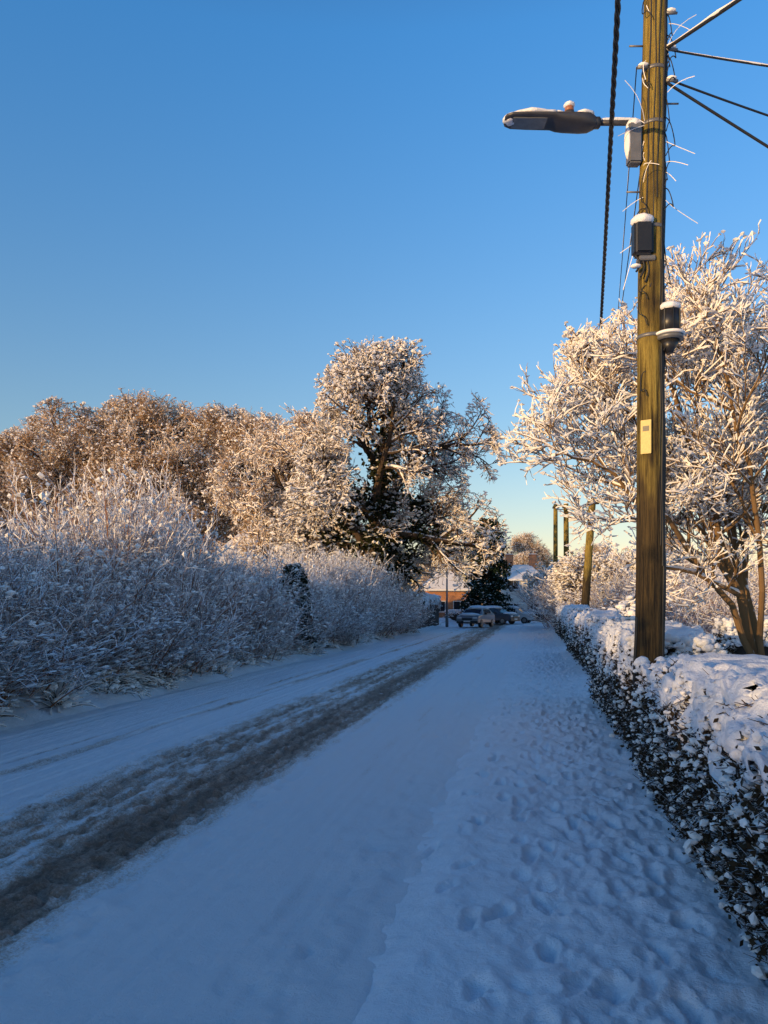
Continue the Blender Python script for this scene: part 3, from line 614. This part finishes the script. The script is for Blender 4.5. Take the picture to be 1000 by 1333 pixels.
# ---- cables
cb = empty('overhead_cables')
def cable(name, a, b, r, sag=0.1, snow=True, n=60, twist=False):
    a = np.array(a, float); b = np.array(b, float); t = np.linspace(0, 1, n); Pq = a+(b-a)*t[:, None]; Pq[:, 2] -= sag*4*t*(1-t)
    mb = MB()
    if twist:
        Ln = np.linalg.norm(b-a); n = int(Ln*22); t = np.linspace(0, 1, n); Pq = a+(b-a)*t[:, None]; Pq[:, 2] -= sag*4*t*(1-t); d = nrm((b-a)[None])[0]
        sx = nrm(np.cross(d, [0, 0, 1])[None])[0]; sy = np.cross(sx, d)
        for ph in (0, 2.09, 4.19):
            w = t*Ln*14+ph; wire(mb, Pq+r*0.55*(np.cos(w)[:, None]*sx+np.sin(w)[:, None]*sy), r*0.55, 0, 5)
        Q = Pq.copy(); Q[:, 2] += r*0.55; Pn = Q[None]; tubes(mb, Pn, (r*0.55*(0.5+0.9*np.clip(fbm(t*90, t*0, 5)+0.5, 0, 1)))[None], 5, 1)
    else:
        wire(mb, Pq, r, 0)
        if snow: Q = Pq.copy(); Q[:, 2] += r*0.9; tubes(mb, Q[None], (r*(0.35+0.9*np.clip(fbm(t*40, t*0, 7)+0.5, 0, 1)))[None], 5, 1)
    return mb.obj(name, [CABLE, SNOWB], True, cb)
T0 = np.array([2.61+px(7), PY-0.08, 0])
cable('bundled_cable', (-2.9, -12, 6.5), (9.45, 35, 6.35), 0.024, 0.12, twist=True)
z = PZ(72); cable('drop_wire', T0+[0.1, 0, z], (12.0, 8.6, z+0.55), 0.010, 0.35)
z = PZ(110); cable('drop_wire', T0+[0.1, 0, z], (13, 11, z+0.2), 0.011, 0.3, snow=False)
z = PZ(115); cable('drop_wire', T0+[0.1, 0, z], (13, 9, z-4.6), 0.014, 0.15, snow=False)
z = PZ(70); cable('drop_wire', T0+[0.1, 0, z], (3.9, -1.4, z-3.2), 0.018, 0.1)
cable('drop_wire', T0+[-0.2, 0, PZ(95)], (6.9, 24, 6.2), 0.006, 0.3)
cable('drop_wire', T0+[-0.05, 0, PZ(120)], (9.4, 35, 5.9), 0.007, 0.3)
cable('drop_wire', T0+[0.1, 0, PZ(-60)], (9, 5.5, 7.0), 0.009, 0.2)

def farpole(name, base, top, r0=0.17):
    e = empty(name, base); tt = np.array(top)-np.array(base); t = np.linspace(0, 1, 12)
    mb = MB(); tubes(mb, (t[:, None]*tt)[None], (r0-0.04*t)[None], 16, 0); mb.obj('shaft', [POLE], True, e)
    box('crossarm', (0.55, 0.09, 0.09), tuple(tt*0.97+[0, -0.12, 0]), POLE, e, 0.01)
    for dx in (-0.22, 0.22): cyl('insulator', 0.035, 0.025, 0.1, tuple(tt*0.97+[dx, -0.12, 0.1]), GREY, e, seg=10)
    lump('snow_cap', (0.15, 0.15, 0.06), tuple(tt+[0, 0, 0.01]), SNOWB, e)
farpole('telegraph_pole.001', (9.05, 35, 0), (9.5, 35, 6.5), 0.2); farpole('telegraph_pole.002', (11.9, 50, 0), (11.85, 50, 8.3), 0.2); farpole('telegraph_pole.003', (13.4, 60, 0), (13.4, 60, 9.6), 0.2)
farpole('telegraph_pole.004', (-3.0, -12, 0), (-2.9, -12, 7.2))
cable('bundled_cable', (9.45, 35, 6.35), (11.85, 50, 8.0), 0.03, 0.2); cable('bundled_cable', (11.85, 50, 8.0), (13.4, 60, 9.3), 0.03, 0.1)

# ============================================================ HOUSES
def brick(name, c):
    m, nt, p = new_mat(name, 0.85); b = nt.nodes.new('ShaderNodeTexBrick'); tc = nt.nodes.new('ShaderNodeTexCoord'); mp = nt.nodes.new('ShaderNodeMapping')
    mp.inputs['Rotation'].default_value = (math.pi/2, 0, 0); nt.links.new(tc.outputs['Object'], mp.inputs['Vector']); nt.links.new(mp.outputs[0], b.inputs['Vector'])
    b.inputs['Color1'].default_value = col(c); b.inputs['Color2'].default_value = col(tuple(x*0.7 for x in c)); b.inputs['Mortar'].default_value = (0.4, 0.37, 0.33, 1)
    b.inputs['Scale'].default_value = 4.5; b.inputs['Mortar Size'].default_value = 0.012; nt.links.new(b.outputs[0], p.inputs['Base Color']); return m
BR = brick('red_brick', (0.48, 0.19, 0.07)); REN = plain('white_render', (0.6, 0.58, 0.54), 0.9, nscale=3, var=0.12)
FRM = plain('white_frame', (0.75, 0.75, 0.75), 0.4); WIN, nt_, p_ = new_mat('window_glass', 0.08); p_.inputs['Base Color'].default_value = (0.02, 0.025, 0.035, 1)
def house(name, loc, rz, w, d, wh, rh, ridge, wall, chim=((0, 0),), two=False):
    e = empty(name, loc, rz); box('walls', (w, d, wh), (0, 0, wh/2), wall, e, 0)
    o = 0.4; rl = ridge/2
    V = [(-w/2-o, -d/2-o, wh-0.1), (w/2+o, -d/2-o, wh-0.1), (w/2+o, d/2+o, wh-0.1), (-w/2-o, d/2+o, wh-0.1), (-rl, 0, wh+rh), (rl, 0, wh+rh)]
    F4 = [[0, 1, 5, 4], [2, 3, 4, 5]]; F3 = [[1, 2, 5], [3, 0, 4]]
    mb = MB(); mb.add(V, F4, 0); mb.f.append((np.array(F3), 0)); mb.f.append((np.array([[3, 2, 1, 0]]), 0)); mb.obj('roof', [plain('roof_tile', (0.12, 0.08, 0.06))], False, e)
    V2 = [(x*0.985, y*0.985, z+0.10) for x, y, z in V]
    mb = MB(); Vall = V2+[(x*0.985, y*0.985, z+0.01) for x, y, z in V[:4]]; mb.add(Vall, F4+[[6, 7, 1, 0], [7, 8, 2, 1], [8, 9, 3, 2], [9, 6, 0, 3]], 0); mb.f.append((np.array(F3), 0)); mb.obj('roof_snow', [SNOWB], False, e)
    box('gutter', (w+0.8, 0.1, 0.1), (0, -d/2-0.45, wh-0.12), FRM, e, 0.02)
    for (cx, cy) in chim:
        box('chimney', (0.9, 0.6, rh+1.2), (cx, cy, wh+rh*0.5+0.6), BR, e, 0.02); box('chimney_cap', (1.0, 0.7, 0.12), (cx, cy, wh+rh+1.26), BR, e, 0.02)
        for q in (-0.22, 0.22): cyl('chimney_pot', 0.12, 0.10, 0.4, (cx+q, cy, wh+rh+1.5), BR, e, seg=12)
        box('chimney_snow', (0.95, 0.65, 0.1), (cx, cy, wh+rh+1.37), SNOWB, e, 0.04)
    lv = (1.45, 4.2) if two else (1.45,)
    nw = max(2, int(w/2.6))
    for zc in lv:
        for k in range(nw):
            x = -w/2+w*(k+0.5)/nw
            if k == nw//2 and zc < 2 and nw > 2:
                box('door', (0.95, 0.06, 2.05), (x, -d/2-0.02, 1.03), plain('painted_door', (0.12, 0.05, 0.04), 0.4), e, 0.01); continue
            box('window_frame', (1.5, 0.08, 1.15), (x, -d/2-0.02, zc), FRM, e, 0.01)
            for s_ in (-0.36, 0.36): box('window_pane', (0.64, 0.03, 1.0), (x+s_, -d/2-0.06, zc), WIN, e, 0)
            box('window_sill', (1.6, 0.16, 0.07), (x, -d/2-0.09, zc-0.62), FRM, e, 0.01)
    return e
house('brick_bungalow', (6.5, 83, 0.2), 0.1, 4.6, 6, 3.2, 2.3, 0.6, BR, ((0.5, 0.5),))
house('rendered_house', (16.6, 93, 0), -0.1, 4.6, 7, 4.8, 1.8, 2.2, REN, ((-1.4, 0), (1.4, 0)), True)
house('brick_house', (23.5, 96, 0), -0.1, 8, 7, 5.0, 2.4, 4, BR, ((2, 0),), True)
house('bungalow', (-8.6, 58, 0.3), 0.2, 9, 7, 4.4, 2.6, 4, REN, ())
# ============================================================ PARKED CARS (snow covered)
def car(name, loc, rz, paint):
    e = empty(name, loc, rz)
    prof = [(-2.1, 0.35), (-2.12, 0.72), (-1.95, 0.92), (-1.1, 1.0), (-0.55, 1.42), (0.2, 1.5), (1.1, 1.46), (1.75, 1.02), (2.02, 0.95), (2.08, 0.5), (2.0, 0.32)]
    mb = MB(); n = len(prof); ws = []
    for sgn in (-1, 1):
        for (y, z) in prof: ws.append((sgn*(0.88 if z < 1.05 else 0.66), y, z))
    mb.add(ws, [[i, (i+1) % n, n+(i+1) % n, n+i] for i in range(n)], 0); mb.f.append((np.array([list(range(n))[::-1], list(range(n, 2*n))]), 0))
    o = mb.obj('body', [paint], False, e); b = o.modifiers.new('b', 'BEVEL'); b.width = 0.06; b.segments = 2
    box('windscreen', (1.25, 0.03, 0.56), (0, -0.86, 1.2), WIN, e, 0.01, rot=(-0.92, 0, 0)); box('rear_window', (1.2, 0.03, 0.5), (0, 1.5, 1.25), WIN, e, 0.01, rot=(0.98, 0, 0))
    for s_ in (-1, 1):
        box('side_window', (0.03, 1.5, 0.36), (s_*0.79, 0.3, 1.22), WIN, e, 0.01, rot=(0, -s_*0.45, 0))
        box('headlight', (0.36, 0.06, 0.15), (s_*0.62, -2.1, 0.74), FRM, e, 0.02); box('tail_light', (0.22, 0.06, 0.24), (s_*0.7, 2.07, 0.78), plain('red_lens', (0.4, 0.02, 0.02), 0.2), e, 0.02)
        box('door_mirror', (0.2, 0.1, 0.14), (s_*0.98, -0.6, 1.05), BLACK, e, 0.03)
        for y in (-1.3, 1.3):
            cyl('wheel', 0.32, 0.32, 0.22, (s_*0.80, y, 0.32), BLACK, e, rot=(0, math.pi/2, 0), bevel=0.03); cyl('hubcap', 0.19, 0.17, 0.03, (s_*0.915, y, 0.32), GREY, e, rot=(0, s_*math.pi/2, 0))
    box('grille', (0.8, 0.05, 0.14), (0, -2.13, 0.66), BLACK, e, 0.01); box('number_plate', (0.52, 0.02, 0.11), (0, -2.16, 0.48), FRM, e, 0.003); box('bumper', (1.7, 0.12, 0.2), (0, -2.1, 0.42), BLACK, e, 0.04)
    lump('roof_snow', (0.70, 1.05, 0.20), (0, 0.3, 1.5), SNOW, e); lump('bonnet_snow', (0.80, 0.55, 0.16), (0, -1.55, 0.97), SNOW, e); lump('boot_snow', (0.7, 0.25, 0.1), (0, 1.9, 1.0), SNOW, e)
    return e
car('parked_car', (7.2, 60, 0.02), -0.45, plain('silver_paint', (0.3, 0.31, 0.33), 0.3, 0.5, bs=0)); car('parked_car.001', (10.1, 70, 0.02), 0.9, plain('dark_paint', (0.05, 0.06, 0.08), 0.3, 0.3, bs=0))
car('parked_car.002', (12.2, 73, 0.02), 1.2, plain('white_paint', (0.6, 0.6, 0.6), 0.3, 0.0, bs=0))
e = empty('lamp_column', (5.0, 61, 0)); cyl('column', 0.09, 0.06, 4.6, (0, 0, 2.3), GREY, e, seg=14); cyl('column_base', 0.12, 0.12, 0.9, (0, 0, 0.45), GREY, e, seg=14, bevel=0.02); box('lantern', (0.24, 0.5, 0.12), (0, -0.2, 4.62), GREY, e, 0.04); lump('lantern_snow', (0.12, 0.25, 0.05), (0, -0.2, 4.69), SNOWB, e)
e = empty('fence_post', W(-9.9, 10.2, 0)); box('post', (0.12, 0.12, 3.1), (0, 0, 1.55), POLE, e, 0.02); lump('post_snow', (0.075, 0.075, 0.05), (0, 0, 3.12), SNOWB, e)

# ============================================================ LIGHT, SKY, CAMERA
EL = 5.4; sdir = Vector((-0.76, -0.65, 0)).normalized()
sun = bpy.data.lights.new('sun', 'SUN'); sun.energy = 5.0; sun.angle = math.radians(0.5); sun.color = (1.0, 0.65, 0.29)
so = bpy.data.objects.new('sun', sun); d = Vector((sdir.x*math.cos(math.radians(EL)), sdir.y*math.cos(math.radians(EL)), math.sin(math.radians(EL))))
so.rotation_euler = d.to_track_quat('Z', 'Y').to_euler(); so.location = (-20, -20, 20); link(so)
w = bpy.data.worlds.new('World'); scn.world = w; w.use_nodes = True; nt = w.node_tree
bg = nt.nodes['Background']; sk = nt.nodes.new('ShaderNodeTexSky'); sk.sky_type = 'NISHITA'; sk.sun_disc = False
sk.sun_elevation = math.radians(EL); sk.sun_rotation = math.atan2(sdir.x, sdir.y) % (2*math.pi)
sk.air_density = 1.0; sk.dust_density = 0.3; sk.ozone_density = 2.5; sk.altitude = 50
# colour grading of the sky by elevation (deep winter blue overhead, paler at the horizon)
tc = nt.nodes.new('ShaderNodeTexCoord'); sx = nt.nodes.new('ShaderNodeSeparateXYZ'); nt.links.new(tc.outputs['Generated'], sx.inputs[0])
g = ramp(nt, math_(nt, 'MULTIPLY', sx.outputs['Z'], 1.0, True), [(0.0, (0.68, 0.42, 0.34)), (0.2, (0.50, 0.46, 0.45)), (0.60, (0.27, 0.54, 0.72)), (0.9, (0.17, 0.19, 0.31))])
mm = nt.nodes.new('ShaderNodeVectorMath'); mm.operation = 'MULTIPLY'; nt.links.new(sk.outputs[0], mm.inputs[0]); nt.links.new(g, mm.inputs[1])
ms = nt.nodes.new('ShaderNodeVectorMath'); ms.operation = 'SCALE'; ms.inputs['Scale'].default_value = 4.5; nt.links.new(mm.outputs[0], ms.inputs[0])
nt.links.new(ms.outputs[0], bg.inputs['Color']); bg.inputs['Strength'].default_value = 0.14
cam = bpy.data.cameras.new('camera'); cam.sensor_fit = 'VERTICAL'; cam.sensor_height = 36; cam.lens = 27.0; cam.shift_y = 0.0926; cam.clip_end = 3000
co = bpy.data.objects.new('camera', cam); co.location = (0, 0, 1.6); co.rotation_euler = (math.pi/2, 0, 0); link(co); scn.camera = co
scn.view_settings.view_transform = 'Standard'; scn.view_settings.look = 'None'; scn.view_settings.exposure = 0
print('tris', sum(len(m.polygons) for m in bpy.data.meshes))
